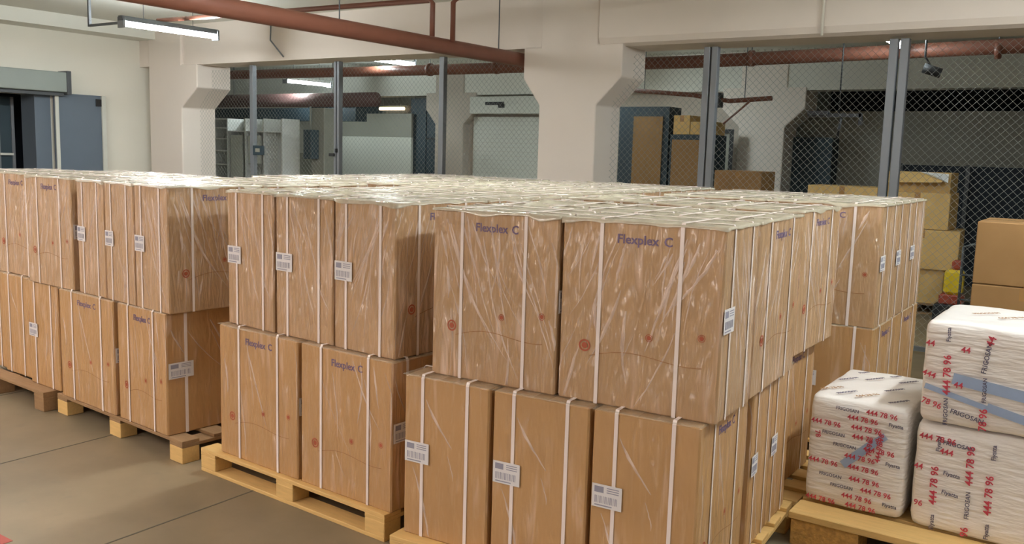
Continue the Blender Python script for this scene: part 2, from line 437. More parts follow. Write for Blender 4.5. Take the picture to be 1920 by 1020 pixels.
AL = ['aisle tube lamp overhead just left of the camera', 'added tube lamp overhead, unseen behind the camera', 'added tube lamp overhead, unseen far behind the camera', 'aisle tube lamp overhead left of the camera', 'aisle tube lamp overhead further left over the open floor',
      'added tube lamp overhead, unseen just right of the camera', 'tube lamp overhead above the white taped parcels', 'tube lamp overhead near the fence at right', 'added tube lamp, unseen above the middle of the wrapped stacks', 'added tube lamp, unseen overhead above the far left stack']
for a, l in zip(LAMPS_AISLE, AL): make_lamp(*a, l)
SL = ['lit tube lamp deep in the caged store, the leftmost one behind the mesh', 'lit tube lamp just behind the beam above the middle gate post', 'lit tube lamp beside the tall double post at right', 'tube lamp inside the cage hidden behind the central column', 'added tube lamp lighting the space behind the pale partition']
for a, l in zip(LAMPS_STORE, SL): make_lamp(*a, l, rods=True)
t = empty('lamp_trunking', (0, 0, 0), 0, 'thin dark metal bar running left from the hanging lamp', 'bracket')
MB().box(-10.12, -9.47, 6.02, 6.05, 2.93, 2.955).obj('bar', M['steel_dk'], t)
MB().box(-10.12, -10.09, 6.02, 6.05, 2.955, 3.3).obj('hanger', M['steel_dk'], t)

# ------------------------------------------------------------------ pipes
e = empty('sprinkler_main', (0, 0, 0), 0, 'thick rust-red pipe crossing the ceiling and ducking under the beam', 'pipe')
MB().tube([(-5.66, y, 2.635) for y in (-4.4, 2, 5, 8.5, 9.0)], 0.075, 16).obj('pipe_run', M['pipe'], e, True)
for y in (2.5, 5.6, 7.9):
    MB().tube([(-5.66, y, 2.7), (-5.66, y, ZC)], 0.006, 6).obj('hanger_rod', M['steel_dk'], e)
e = empty('sprinkler_branch', (0, 0, 0), 0, 'thin rust-red pipes rising from the thick pipe beside the beam', 'pipe')
MB().tube([(-5.69, 6.85, 2.68), (-5.69, 6.85, 3.02), (-5.72, 6.85, 3.05), (-7.5, 6.85, 3.07), (-10.0, 6.85, 3.1)], 0.026, 10).obj('pipe_run', M['pipe'], e, True)
MB().tube([(-5.60, 7.05, 2.68), (-5.60, 7.05, 3.05), (-5.55, 7.05, 3.09), (-4.9, 6.5, 3.12), (-3.6, 6.3, 3.13)], 0.026, 10).obj('pipe_run', M['pipe'], e, True)
e = empty('store_pipe', (0, 0, 0), 0, 'long rust-red pipe running level behind the fence under the beam', 'pipe')
MB().tube([(-17.5, 9.6, 2.77), (-8, 9.6, 2.70), (-4.2, 9.6, 2.69), (0, 9.6, 2.75), (3.9, 9.6, 2.79)], 0.07, 14).obj('pipe_run', M['pipe'], e, True)
for x in (-3.55, -1.2, -8.0, -6.9):
    MB().tube([(x - 0.025, 9.6, 2.705), (x + 0.025, 9.6, 2.705)], 0.085, 14).obj('coupling', M['pipe'], e, True)
    MB().tube([(x, 9.6, 2.76), (x, 9.6, ZC)], 0.006, 6).obj('hanger_rod', M['steel_dk'], e)
e = empty('thin_store_pipe', (0, 0, 0), 0, 'thin rust-red pipe with a bend behind the mesh right of the central column', 'pipe')
MB().tube([(-6.2, 11.2, 2.55), (-4.9, 11.2, 2.44), (-4.4, 11.2, 2.36), (-3.85, 11.2, 2.39)], 0.03, 10).obj('pipe_run', M['pipe'], e, True)
MB().tube([(-4.1, 11.2, 2.38), (-4.5, 11.3, 2.08)], 0.014, 8).obj('brace', M['pipe'], e, True)
for x in (-5.6, -4.2): MB().tube([(x, 11.2, 2.40 if x > -5 else 2.52), (x, 11.2, ZC)], 0.006, 6).obj('hanger_rod', M['steel_dk'], e)
MB().box(-4.62, -4.5, 11.1, 11.25, 2.28, 2.46).obj('junction_box', M['steel_dk'], e)
e = empty('air_duct', (0, 0, 0), 0, 'dull red horizontal duct deep behind the left end of the fence', 'duct')
MB().tube([(-17.9, 12.2, 2.50), (-11.4, 12.2, 2.50)], 0.13, 16).obj('duct_run', M['duct'], e, True)
for x in (-16, -12.5): MB().tube([(x, 12.2, 2.62), (x, 12.2, ZC)], 0.008, 6).obj('hanger_rod', M['steel_dk'], e)
e = empty('cable_tray', (0, 0, 0), 0, 'dark blue flat tray spanning above the white shelf unit', 'cable tray')
MB().box(-17.9, -12.3, 12.6, 12.9, 2.13, 2.38).obj('tray', M['darkblue'], e)
for x in (-16, -12.8): MB().tube([(x, 12.75, 2.38), (x, 12.75, ZC)], 0.008, 6).obj('hanger_rod', M['steel_dk'], e)
e = empty('blue_duct', (0, 0, 0), 0, 'dark slate duct above the pale partition behind the fence', 'duct')
MB().box(-16.4, -13.0, 15.2, 15.5, 2.36, 2.58).obj('duct_run', M['darkblue'], e)
for x in (-15, -13.2): MB().tube([(x, 15.35, 2.58), (x, 15.35, ZC)], 0.008, 6).obj('hanger_rod', M['steel_dk'], e)
# wall conduits
tag(MB().tube([(-2.40, 8.15, 3.29), (-2.40, 8.15, 2.72)], 0.012, 8).obj('conduit', M['wall'], None, True), 'thin pale conduit dropping down the beam face at right', 'conduit')
tag(MB().tube([(-9.55, 8.21, 3.2), (-9.55, 8.2, 3.0), (-9.3, 8.2, 2.78)], 0.01, 8).obj('cable', M['steel'], None, True), 'thin grey cable bending down the beam face right of the hanging lamp', 'cable')

# ------------------------------------------------------------------ mesh fence
def wire_panel(x0, x1, z0, z1, y, pitch=0.066, r=0.0013):
    mb = MB()
    W, H = x1 - x0, z1 - z0
    k = -H
    while k < W:
        for s in (0, 1):
            a0 = max(0.0, k); a1 = min(W, k + H)
            if a1 - a0 > 0.01:
                p0 = (a0, a0 - k); p1 = (a1, a1 - k)
                if s: p0, p1 = (W - p0[0], p0[1]), (W - p1[0], p1[1])
                yy = y + (0.002 if s else -0.002)
                mb.tube([(x0 + p0[0], yy, z0 + p0[1]), (x0 + p1[0], yy, z0 + p1[1])], r, 4, caps=False)
        k += pitch
    return mb
def fence(label, x0, x1, posts, ztop, rails):
    e = empty('mesh_fence', (0, 0, 0), 0, label, 'fence', 'wire mesh cages under the beam')
    Y = 8.45
    for xc, wd in posts:
        MB().box(xc - wd / 2, xc + wd / 2, Y - 0.035, Y + 0.035, 0, ztop, 0.004).obj('post', M['steel'], e)
    xs = sorted([x0] + [p[0] for p in posts] + [x1])
    for a, b in zip(xs[:-1], xs[1:]):
        if b - a < 0.3: continue
        wire_panel(a + 0.03, b - 0.03, 0.06, ztop - 0.04, Y).obj('wire_mesh', M['wire'], e)
        for z in rails:
            MB().box(a + 0.035, b - 0.035, Y - 0.02, Y + 0.02, z - 0.02, z + 0.02).obj('rail', M['steel'], e)
    return e
fL = fence('wire mesh fence left of the central column, with a gate and slim posts', -11.4, -5.38, [(-10.2, 0.07), (-8.585, 0.04), (-8.53, 0.04), (-6.84, 0.07)], 2.72, (0.04,))
MB().box(-8.67, -8.58, 8.39, 8.413, 1.52, 1.56, 0.003).box(-8.56, -8.53, 8.39, 8.413, 1.57, 1.62, 0.003).obj('padlock', M['black'], fL)
MB().box(-10.15, -9.93, 8.39, 8.413, 1.5, 1.63, 0.004).box(-10.09, -10.0, 8.385, 8.39, 1.54, 1.59, mi=1).obj('lock_case', [M['darkblue'], M['panel_dk']], fL)
fR = fence('wire mesh fence right of the central column with tall double posts', -4.62, 3.9, [(-3.56, 0.062), (-3.48, 0.062), (-1.86, 0.07), (-1.77, 0.07), (0.4, 0.07), (2.2, 0.07)], 2.70, (0.04,))

# ------------------------------------------------------------------ wrapped boxes
BW, BD, BH = 0.575, 0.375, 0.65
def text_mesh(items, mat_, depth=0.0004):
    """items: (string, x, z, size, angle) laid in the XZ plane facing -Y, joined into one mesh."""
    mb = MB()
    for s, x, z, size, ang in items:
        cu = bpy.data.curves.new('t', 'FONT'); cu.body = s; cu.size = size; cu.align_x = 'LEFT'; cu.extrude = depth; cu.resolution_u = 2
        cu.offset = size * 0.018
        ob = bpy.data.objects.new('t', cu); col.objects.link(ob)
        bpy.context.view_layer.update()
        me = bpy.data.meshes.new_from_object(ob)
        ca, sa = math.cos(ang), math.sin(ang)
        vs = [(x + v.co.x * ca - v.co.y * sa, -v.co.z, z + v.co.x * sa + v.co.y * ca) for v in me.vertices]
        mb.add(vs, [tuple(p.vertices) for p in me.polygons])
        bpy.data.objects.remove(ob); bpy.data.curves.remove(cu); bpy.data.meshes.remove(me)
    return mb.mesh('lettering', mat_)

WORDS = {}
def write(parent, items, kind, y=None, z=None):
    for st, x, zz, size, ang in items:
        key = (st, size, kind)
        if key not in WORDS:
            WORDS[key] = text_mesh([(st, 0, 0, size, 0)], {'red_number': M['ink_red2'], 'dark_word': M['ink_dark'], 'faint_number': M['ink_brown']}[kind])
        o = link('red_number' if 'number' in kind else 'dark_word', WORDS[key], parent)
        if z is None:
            o.location = (x, y, zz); o.rotation_euler = (0, -ang, 0)
        else:
            o.matrix_local = Matrix.Translation((x, zz, z)) @ Matrix.Rotation(ang, 4, 'Z') @ Matrix.Rotation(R(-90), 4, 'X')
def carton_mesh(mt):
    mb = MB()
    hw, hd = BW / 2, BD / 2
    mb.box(-hw, hw, -hd, hd, 0, BH, 0.006)
    mb.box(-hw + 0.004, hw - 0.004, -0.0035, 0.0035, BH, BH + 0.001, mi=1)      # flap seam under tape
    mb.box(-hw + 0.006, hw - 0.006, -0.03, 0.03, BH, BH + 0.0006, mi=1)
    return mb.mesh('carton', [mt, M['tape']])
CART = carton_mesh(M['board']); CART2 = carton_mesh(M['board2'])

def strap_mesh(span, height, w=0.0135, t=0.0012, off=0.0035, topoff=0.011):
    """closed band round the box in the YZ plane; span = full depth."""
    h = span / 2
    o = [(-h - off, 0.002), (-h - off, height - 0.004), (-h + 0.004, height + topoff), (h - 0.004, height + topoff), (h + off, height - 0.004), (h + off, 0.002)]
    i = [(-h - off + t, 0.002), (-h - off + t, height - 0.005), (-h + 0.005, height + topoff - t), (h - 0.005, height + topoff - t), (h + off - t, height - 0.005), (h + off - t, 0.002)]
    mb = MB()
    n = len(o)
    vs = [(sx * w / 2, a, b) for sx in (-1, 1) for a, b in o] + [(sx * w / 2, a, b) for sx in (-1, 1) for a, b in i]
    fs = []
    for k in range(n - 1):
        fs += [(k, k + 1, n + k + 1, n + k), (2 * n + k, 3 * n + k, 3 * n + k + 1, 2 * n + k + 1), (k, 2 * n + k, 2 * n + k + 1, k + 1), (n + k, n + k + 1, 3 * n + k + 1, 3 * n + k)]
    mb.add(vs, fs)
    return mb.mesh('strap', M['strap'])
ST_D = strap_mesh(BD, BH); ST_W = strap_mesh(BW, BH)

def wrap_mesh(seed, up, folds=14, drop=1.0, fm='film'):
    """film gathered over the top of the box, hanging a little way down the sides"""
    rr = random.Random(seed)
    mb = MB()
    nx, ny = 26, 18
    hw, hd = BW / 2 + 0.0045, BD / 2 + 0.0045
    vs = []
    for i in range(nx + 1):
        for j in range(ny + 1):
            u, v = i / nx, j / ny
            x, y = -hw + 2 * hw * u, -hd + 2 * hd * v
            n = noise.noise(Vector((x * 14 + seed * 7, y * 14, seed)))
            n2 = noise.noise(Vector((x * 45, y * 45 + seed * 3, seed + 9)))
            edge = min(u, 1 - u, v * 0.7, (1 - v) * 0.7)
            z = BH + 0.004 + up * max(0.0, n) * min(1, edge * 14 + 0.25) + 0.0025 * n2
            vs.append((x, y, z))
    fs = [(i * (ny + 1) + j, (i + 1) * (ny + 1) + j, (i + 1) * (ny + 1) + j + 1, i * (ny + 1) + j + 1) for i in range(nx) for j in range(ny)]
    rim = [(i, 0) for i in range(nx)] + [(nx, j) for j in range(ny)] + [(i, ny) for i in range(nx, 0, -1)] + [(0, j) for j in range(ny, 0, -1)]
    b = len(vs)
    for k, (i, j) in enumerate(rim):
        x, y, z = vs[i * (ny + 1) + j]
        q = noise.noise(Vector((x * 9, y * 9, seed + 30.5)))
        dz = (0.008 + 0.02 * max(0, q)) * drop
        vs.append((x * 1.003, y * 1.004, z - dz))
    n = len(rim)
    for k in range(n):
        a = rim[k][0] * (ny + 1) + rim[k][1]; c = rim[(k + 1) % n][0] * (ny + 1) + rim[(k + 1) % n][1]
        fs.append((a, c, b + (k + 1) % n, b + k))
    mb.add(vs, fs)
    # folds of film running down the four sides, each a low rounded ridge
    for face in range(4):
        half, out = (BW / 2, BD / 2) if face % 2 == 0 else (BD / 2, BW / 2)
        lean = rr.choice((-1, 1, 1))
        for k in range(int(folds * (1.0 if face % 2 == 0 else 0.7))):
            top = rr.random() < 0.6
            x = rr.uniform(-half + 0.02, half - 0.02)
            z = (BH - 0.02 if top else rr.uniform(0.25, 0.6)) - rr.uniform(0, 0.08)
            ln = rr.uniform(0.08, 0.42)
            dx = lean * rr.uniform(0.1, 0.5); cv = rr.uniform(-0.5, 0.5) * lean
            wd = rr.uniform(0.002, 0.007)
            n = 9; pv = []
            for i in range(n):
                t = i / (n - 1)
                xx = x + dx * ln * t + cv * ln * t * t * 0.6 + 0.002 * rr.uniform(-1, 1)
                xx = max(-half + 0.004, min(half - 0.004, xx)); zz = max(0.01, z - ln * t)
                ww = wd * math.sin(math.pi * (0.12 + 0.8 * t)) * (1 + 0.3 * rr.uniform(-1, 1)); hh = ww * 0.32
                for a, b_ in ((-ww, 0.0003), (-ww * 0.35, hh), (ww * 0.35, hh), (ww, 0.0003)):
                    p = (xx + a, -(out + b_))
                    c, q_ = ((1, 0), (0, 1), (-1, 0), (0, -1))[face]
                    pv.append((p[0] * c - p[1] * q_, p[0] * q_ + p[1] * c, zz))
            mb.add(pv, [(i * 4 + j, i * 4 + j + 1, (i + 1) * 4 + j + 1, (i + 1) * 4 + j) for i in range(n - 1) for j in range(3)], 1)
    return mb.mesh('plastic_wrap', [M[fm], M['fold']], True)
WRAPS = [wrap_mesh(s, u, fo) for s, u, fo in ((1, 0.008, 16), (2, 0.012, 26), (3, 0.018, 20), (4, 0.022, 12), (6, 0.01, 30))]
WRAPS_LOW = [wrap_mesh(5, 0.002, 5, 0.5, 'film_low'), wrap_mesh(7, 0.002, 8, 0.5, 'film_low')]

def label_mesh():
    mb = MB()
    mb.box(-0.055, 0.055, -0.0008, 0, -0.042, 0.042)
    mb.box(-0.046, -0.012, -0.0014, -0.0008, 0.012, 0.034, mi=1)
    for z in (0.03, 0.022, 0.014): mb.box(0.0, 0.044, -0.0014, -0.0008, z, z + 0.003, mi=1)
    for k in range(14): mb.box(-0.044 + k * 0.0062, -0.044 + k * 0.0062 + (0.0016 if k % 3 else 0.0032), -0.0014, -0.0008, -0.026, 0.0, mi=1)
    mb.box(-0.044, 0.02, -0.0014, -0.0008, -0.036, -0.032, mi=1)
    return mb.mesh('shipping_label', [M['label'], M['label_ink']])
LAB = label_mesh()
NAME = text_mesh([('Flexplex', 0, 0, 0.044, 0), ('C', 0.166, 0, 0.044, 0)], M['ink_blue'])
def disc_mark(r, rr_, t):
    mb = MB(); n = 20
    mb.add([(r * math.cos(2 * math.pi * k / n), -0.0006, r * math.sin(2 * math.pi * k / n)) for k in range(n)], [tuple(range(n))])
    mb.add([(q * math.cos(2 * math.pi * k / n), -0.0006, q * math.sin(2 * math.pi * k / n)) for q in (rr_, rr_ - t) for k in range(n)], [(k, (k + 1) % n, n + (k + 1) % n, n + k) for k in range(n)])
    return mb.mesh('printed_mark', M['ink_red'])
def line_mark():
    mb = MB()
    pts = [(-0.17 + 0.40 * t / 30, 0.17 + 0.018 * math.sin(t / 30 * 5.0) + 0.03 * t / 30) for t in range(31)]
    for (a, b_), (c, d_) in zip(pts[:-1], pts[1:]):
        mb.add([(a, -0.0006, b_), (c, -0.0006, d_), (c, -0.0006, d_ + 0.0025), (a, -0.0006, b_ + 0.0025)], [(0, 1, 2, 3)])
    return mb.mesh('printed_line', M['ink_brown'])
BIG_MARK, SMALL_MARK, LINE = disc_mark(0.011, 0.022, 0.006), disc_mark(0.008, 0.013, 0.002), line_mark()

boxcount = 0
def wrapped_box(x, y, z, rz, label, group, detail=2, sx=1.0, sy=1.0, low=False, lab_side='l', parent_rot=0):
    """rz=0: wide printed faces look along -Y/+Y; rz=90: narrow labelled face looks along -Y."""
    global boxcount
    boxcount += 1
    o = empty('cardboard_box', (x, y, z), rz, label, 'box', group)
    o.scale = (sx, sy, 1)
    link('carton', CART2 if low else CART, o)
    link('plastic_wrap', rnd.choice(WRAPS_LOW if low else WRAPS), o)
    if detail >= 1:
        for dx in (-0.145, 0.15):
            link('strap', ST_D, o, (dx + rnd.uniform(-0.012, 0.012), 0, 0))
        for dy in (-0.1, 0.11):
            link('strap', ST_W, o, (0, dy + rnd.uniform(-0.008, 0.008), 0), R(90))
    if detail >= 2:
        hw, hd = BW / 2, BD / 2
        for s in (0, 1):
            k = -1 if s == 0 else 1
            link('printed_name', NAME, o, (0.0 - 0.085 if s == 0 else 0.085, k * (hd + 0.0008), 0.578), R(180) * s)
            for mm, px, pz in ((BIG_MARK, -0.19, 0.205), (SMALL_MARK, 0.045, 0.262), (SMALL_MARK, 0.225, 0.285)):
                link('printed_mark', mm, o, (-k * px, k * (hd + 0.0008), pz), R(180) * s)
            link('printed_line', LINE, o, (0, k * (hd + 0.0008), 0), R(180) * s)
            # narrow faces carry a paper label near one edge
            link('shipping_label', LAB, o, (k * (hw + 0.0052), (-hd + 0.062) * (-k) * -1 * (1 if lab_side == 'l' else -1), 0.345), R(-90) if s == 0 else R(90))
    return o

def pallet(cx, cy, w, d_, rz, label, material, blockmat, h=0.12, deck=7, bottom=True, group='wooden pallets under the boxes', board_over=0.0):
    e = empty('wooden_pallet', (cx, cy, 0), rz, label, 'pallet', group)
    hb = h - 0.018 * 3
    xs = (-w / 2 + 0.06, 0, w / 2 - 0.06)
    ys = (-d_ / 2 + 0.05, 0, d_ / 2 - 0.05)
    for y in ys:
        if bottom: MB().box(-w / 2, w / 2, y - 0.05, y + 0.05, 0, 0.018, 0.002).obj('bottom_board', material, e)
        for x in xs:
            MB().box(x - 0.06, x + 0.06, y - 0.05, y + 0.05, 0.018 if bottom else 0.0, 0.018 + hb, 0.003).obj('block', blockmat, e)
    for x in xs:
        MB().box(x - 0.06, x + 0.06, -d_ / 2, d_ / 2, 0.018 + hb, h - 0.018, 0.002).obj('stringer_board', material, e)
    pitch = (d_ - 0.1) / (deck - 1)
    for k in range(deck):
        y = -d_ / 2 + 0.05 + k * pitch
        MB().box(-w / 2, w / 2, y - 0.05, y + 0.05, h - 0.018, h, 0.002).obj('deck_board', material, e)
    return e

class Frame:
    """floor frame of one pallet: origin at the front left corner of its load, turned by rz"""
    def __init__(s, ox, oy, rz): s.o, s.rz = Vector((ox, oy)), rz
    def __call__(s, u, v):
        c, q = math.cos(s.rz), math.sin(s.rz)
        return s.o.x + u * c - v * q, s.o.y + u * q + v * c

def put(fr, u0, u1, v0, v1, z, label, group=None, detail=2, low=False, turned=None, lab_side='l', jig=0.6):
    """fill the cell u0..u1 x v0..v1 with one box, scaled a touch to fit; turned = narrow face to the front"""
    gap = 0.010
    W, D = (u1 - u0) - gap, (v1 - v0) - gap
    if turned is None: turned = D > W
    x, y = fr((u0 + u1) / 2, (v0 + v1) / 2)
    a = fr.rz + R(rnd.uniform(-jig, jig))
    if turned: return wrapped_box(x, y, z, a + R(90), label, group, detail, D / BW, W / BD, low, lab_side)
    return wrapped_box(x, y, z, a, label, group, detail, W / BW, D / BD, low, lab_side)

Z1, Z2 = 0.12, 0.772
# --- right front pallet (A)
FA = Frame(-2.31, 2.64, R(4.0))
G = 'strapped boxes on the pallets'
P = 'the nearest right-hand stack'
xsA = [0.0, 0.41, 0.82, 1.225]
pos3 = ['left', 'centre', 'right']
for i in range(3):
    put(FA, xsA[i], xsA[i + 1] - 0.008, 0, 0.55, Z1, 'strapped box with low white label, bottom tier %s front, %s' % (pos3[i], P), G, 2, True, True)
vs = [0.585, 0.89, 1.20]
for r_ in range(2):
    for i in range(2):
        side = 'right' if i else 'left'
        put(FA, 0.0 + i * 0.615, 0.61 + i * 0.615, vs[r_], vs[r_ + 1] - 0.01, Z1, 'strapped box in bottom tier, %s %s, %s' % (['middle', 'rear'][r_], side, P) if i else 'box buried inside the bottom tier, left %s, %s' % (['middle', 'rear'][r_], P), G, 2 if i else 0, True, False)
FA2 = Frame(-2.235, 2.71, R(3.2))
put(FA2, 0.0, 0.562, 0, 0.365, Z2, 'wide shrink-wrapped box with long film folds, top tier left front, ' + P, G, 2, False, False)
put(FA2, 0.567, 1.17, 0, 0.365, Z2, 'widest shrink-wrapped box with red circle mark, top tier right front, ' + P, G, 2, False, False)
for i in range(3):
    put(FA2, i * 0.39, i * 0.39 + 0.385, 0.385, 1.0, Z2, 'shrink-wrapped box, top tier %s of the rear row, %s' % (pos3[i], P), G, 2 if i == 2 else 1, False, True)
pallet(-1.74, 3.28, 1.27, 1.3, R(4), 'pale pine pallet under the nearest right-hand stack of boxes', M['wood'], M['wood'])
# --- middle front pallet (M)
FM = Frame(-3.66, 2.80, R(-2.8))
P = 'the front middle stack'
put(FM, 0.0, 0.605, 0, 0.375, Z1, 'wide printed box, bottom tier left front, ' + P, G, 2, True, False)
put(FM, 0.615, 1.20, 0, 0.375, Z1, 'wide printed box with red dots, bottom tier right front, ' + P, G, 2, True, False)
for i in range(3):
    put(FM, i * 0.4, i * 0.4 + 0.395, 0.385, 0.97, Z1, 'box in the bottom tier, rear %s, %s' % (pos3[i], P), G, 2 if i == 2 else 0, True, True)
FM2 = Frame(-3.635, 2.84, R(-3.2))
xsM = [0, 0.37, 0.775, 1.165]
for i in range(3):
    put(FM2, xsM[i], xsM[i + 1] - 0.004, 0, 0.58, Z2, 'shrink-wrapped box with white label on narrow face, top tier %s front, %s' % (pos3[i], P), G, 2, False, True)
for r_ in range(2):
    for i in range(2):
        put(FM2, i * 0.585, i * 0.585 + 0.58, 0.59 + r_ * 0.33, 0.915 + r_ * 0.33, Z2, 'shrink-wrapped box, top tier %s %s, %s' % (['middle', 'rear'][r_], ['left', 'right'][i], P), G, 1, False, False)
pallet(-3.10, 3.36, 1.31, 1.22, R(-2.8), 'pale new pine pallet under the front middle stack of boxes', M['wood'], M['wood'])
# --- left front pallet (L)
FL = Frame(-5.22, 2.86, R(-4.0))
P = 'the front left stack'
put(FL, 0.0, 0.645, 0, 0.375, Z1, 'wide strapped box, bottom tier left front, ' + P, G, 2, True, False)
put(FL, 0.675, 1.175, 0, 0.50, Z1, 'strapped box with label on its shaded side, bottom tier right front, ' + P, G, 2, True, False)
for i in range(3):
    put(FL, i * 0.39, i * 0.39 + 0.385, 0.51, 1.08, Z1, 'box in the bottom tier, rear %s, %s' % (pos3[i], P), G, 2 if i == 2 else 0, True, True)
FL2 = Frame(-4.99, 2.86, R(-5.0))
xsL = [0, 0.325, 0.645, 0.985]
for i in range(3):
    put(FL2, xsL[i], xsL[i + 1] - 0.004, 0, 0.57, Z2, 'shrink-wrapped box with small white label, top tier %s front, %s' % (pos3[i], P), G, 2, False, True)
for r_ in range(2):
    for i in range(2):
        put(FL2, 0.0 + i * 0.5, 0.495 + i * 0.5, 0.58 + r_ * 0.37, 0.945 + r_ * 0.37, Z2, 'shrink-wrapped box, top tier %s %s, %s' % (['middle', 'rear'][r_], ['left', 'right'][i], P), G, 2 if (i and not r_) else 1, False, False)
pallet(-4.56, 3.43, 1.36, 1.22, R(-4), 'old pallet with chipped wooden blocks under the front left stack', M['wood_old'], M['wood'], bottom=False)
# --- far left pallet (LL)
FF = Frame(-6.47, 3.0, R(-3.0))
P = 'the far left stack'
put(FF, 0.0, 0.395, 0, 0.57, Z1, 'strapped box, bottom tier left front, ' + P, G, 1, True, True)
put(FF, 0.40, 0.76, -0.02, 0.55, Z1, 'strapped box beside a dark gap, bottom tier centre front, ' + P, G, 1, True, True)
put(FF, 0.815, 1.195, -0.05, 0.52, Z1, 'strapped box with tiny bright label, bottom tier right front, ' + P, G, 2, True, True)
for i in range(2):
    put(FF, i * 0.6, i * 0.6 + 0.59, 0.60, 0.97, Z1, 'box in the bottom tier, rear %s, %s' % (['left', 'right'][i], P), G, 0, True, False)
FF2 = Frame(-6.83, 2.99, R(-3.0))
put(FF2, 0.615, 1.22, -0.05, 0.33, Z2, 'shrink-wrapped box with two straps, top tier left front beside ' + P, G, 2, False, False) if False else None
put(FF2, 1.24, 1.80, -0.04, 0.335, Z2, 'wide shrink-wrapped box with pinkish film sheen, top tier right front, ' + P, G, 2, False, False)
put(FF2, 0.66, 1.225, 0.03, 0.40, Z2, 'wide shrink-wrapped box set slightly back at the left edge, top tier, ' + P, G, 2, False, False)
put(FF2, 0.27, 0.655, 0.05, 0.62, Z2, 'shrink-wrapped box outermost at left, top tier front, ' + P, G, 1, False, True)
for i in range(3):
    put(FF2, 0.66 + i * 0.385, 1.04 + i * 0.385, 0.42, 0.99, Z2, 'shrink-wrapped box, top tier rear %s, %s' % (pos3[i], P), G, 1, False, True)
pallet(-5.97, 3.47, 1.32, 1.24, R(-3), 'dark weathered pallet under the far left stack', M['wood_old'], M['wood_old'], bottom=False)

# --- stacks behind
def rear_stack(ox, oy, rz, where, wu, wv, layout, show_right=False, front_show=False, lower=True, zj=0.0):
    fr = Frame(ox, oy, rz)
    if layout == 'r3x2':       # three narrow across, two deep
        cells = [(i * wu / 3, (i + 1) * wu / 3, j * wv / 2, (j + 1) * wv / 2, True, ['front', 'rear'][j] + ' ' + pos3[i], i == 2, j == 0) for j in range(2) for i in range(3)]
        low = [(i * wu / 2, (i + 1) * wu / 2, j * wv / 3, (j + 1) * wv / 3, False, ['front', 'middle', 'rear'][j] + ' ' + ['left', 'right'][i], i == 1, j == 0) for j in range(3) for i in range(2)]
    else:
        low = [(i * wu / 3, (i + 1) * wu / 3, j * wv / 2, (j + 1) * wv / 2, True, ['front', 'rear'][j] + ' ' + pos3[i], i == 2, j == 0) for j in range(2) for i in range(3)]
        cells = [(i * wu / 2, (i + 1) * wu / 2, j * wv / 3, (j + 1) * wv / 3, False, ['front', 'middle', 'rear'][j] + ' ' + ['left', 'right'][i], i == 1, j == 0) for j in range(3) for i in range(2)]
    for a, b, c, d_, tu, nm, right, front in cells:
        dt = 2 if (show_right and right) or (front_show and front) else 1
        put(fr, a, b, c, d_, Z2, 'shrink-wrapped box, top tier %s, %s' % (nm, where), G, dt, False, tu)
    for a, b, c, d_, tu, nm, right, front in low:
        if (show_right and right) or (front_show and front):
            put(fr, a, b, c, d_, Z1, 'strapped box in the bottom tier, %s, %s' % (nm, where), G, 2, True, tu)
        else:
            put(fr, a, b, c, d_, Z1, 'box hidden in the lower tier, %s, %s' % (nm, where), 'hidden lower boxes of ' + where, 0, True, tu)
    cx, cy = fr(wu / 2, wv / 2)
    pallet(cx, cy, wu + 0.06, wv + 0.03, rz, 'pallet under %s' % where, M['wood'], M['wood'])

rear_stack(-2.45, 3.99, R(1.0), 'the second stack behind the nearest right-hand one', 1.24, 0.76 * 1.0, 'r3x1', True) if False else None
# B : two rows deep
FB = Frame(-2.405, 3.985, R(0.5))
P = 'the second stack from the right front'
for i in range(3):
    put(FB, i * 0.405, i * 0.405 + 0.40, 0.0, 0.62, Z2, 'shrink-wrapped box, top tier %s, %s' % (pos3[i], P), G, 2 if i == 2 else 1, False, True)
    put(FB, i * 0.385, i * 0.385 + 0.38, 0.0, 0.56, Z1, 'strapped box in the bottom tier %s, %s' % (pos3[i], P), G, 2 if i == 2 else 0, True, True)
cx, cy = FB(0.63, 0.375)
pallet(cx, cy, 1.28, 0.78, R(0.5), 'pale pallet poking out under the second stack from the right front', M['wood'], M['wood'], deck=5)
rear_stack(-2.32, 4.96, R(0.5), 'the third stack back on the right', 1.24, 1.2, 'r2x3', True, True)
rear_stack(-3.74, 4.22, R(0.0), 'the middle stack, second row', 1.22, 1.0, 'r3x2')
rear_stack(-3.80, 5.28, R(0.5), 'the middle stack, last row', 1.26, 1.02, 'r2x3')
rear_stack(-5.22, 4.30, R(-1.0), 'the left stack, second row', 1.3, 0.98, 'r2x3')
rear_stack(-5.25, 5.32, R(0.0), 'the left stack, last row', 1.3, 0.96, 'r3x2')
# --- two leftover cartons on top-left edge are part of the tier; nothing else on top

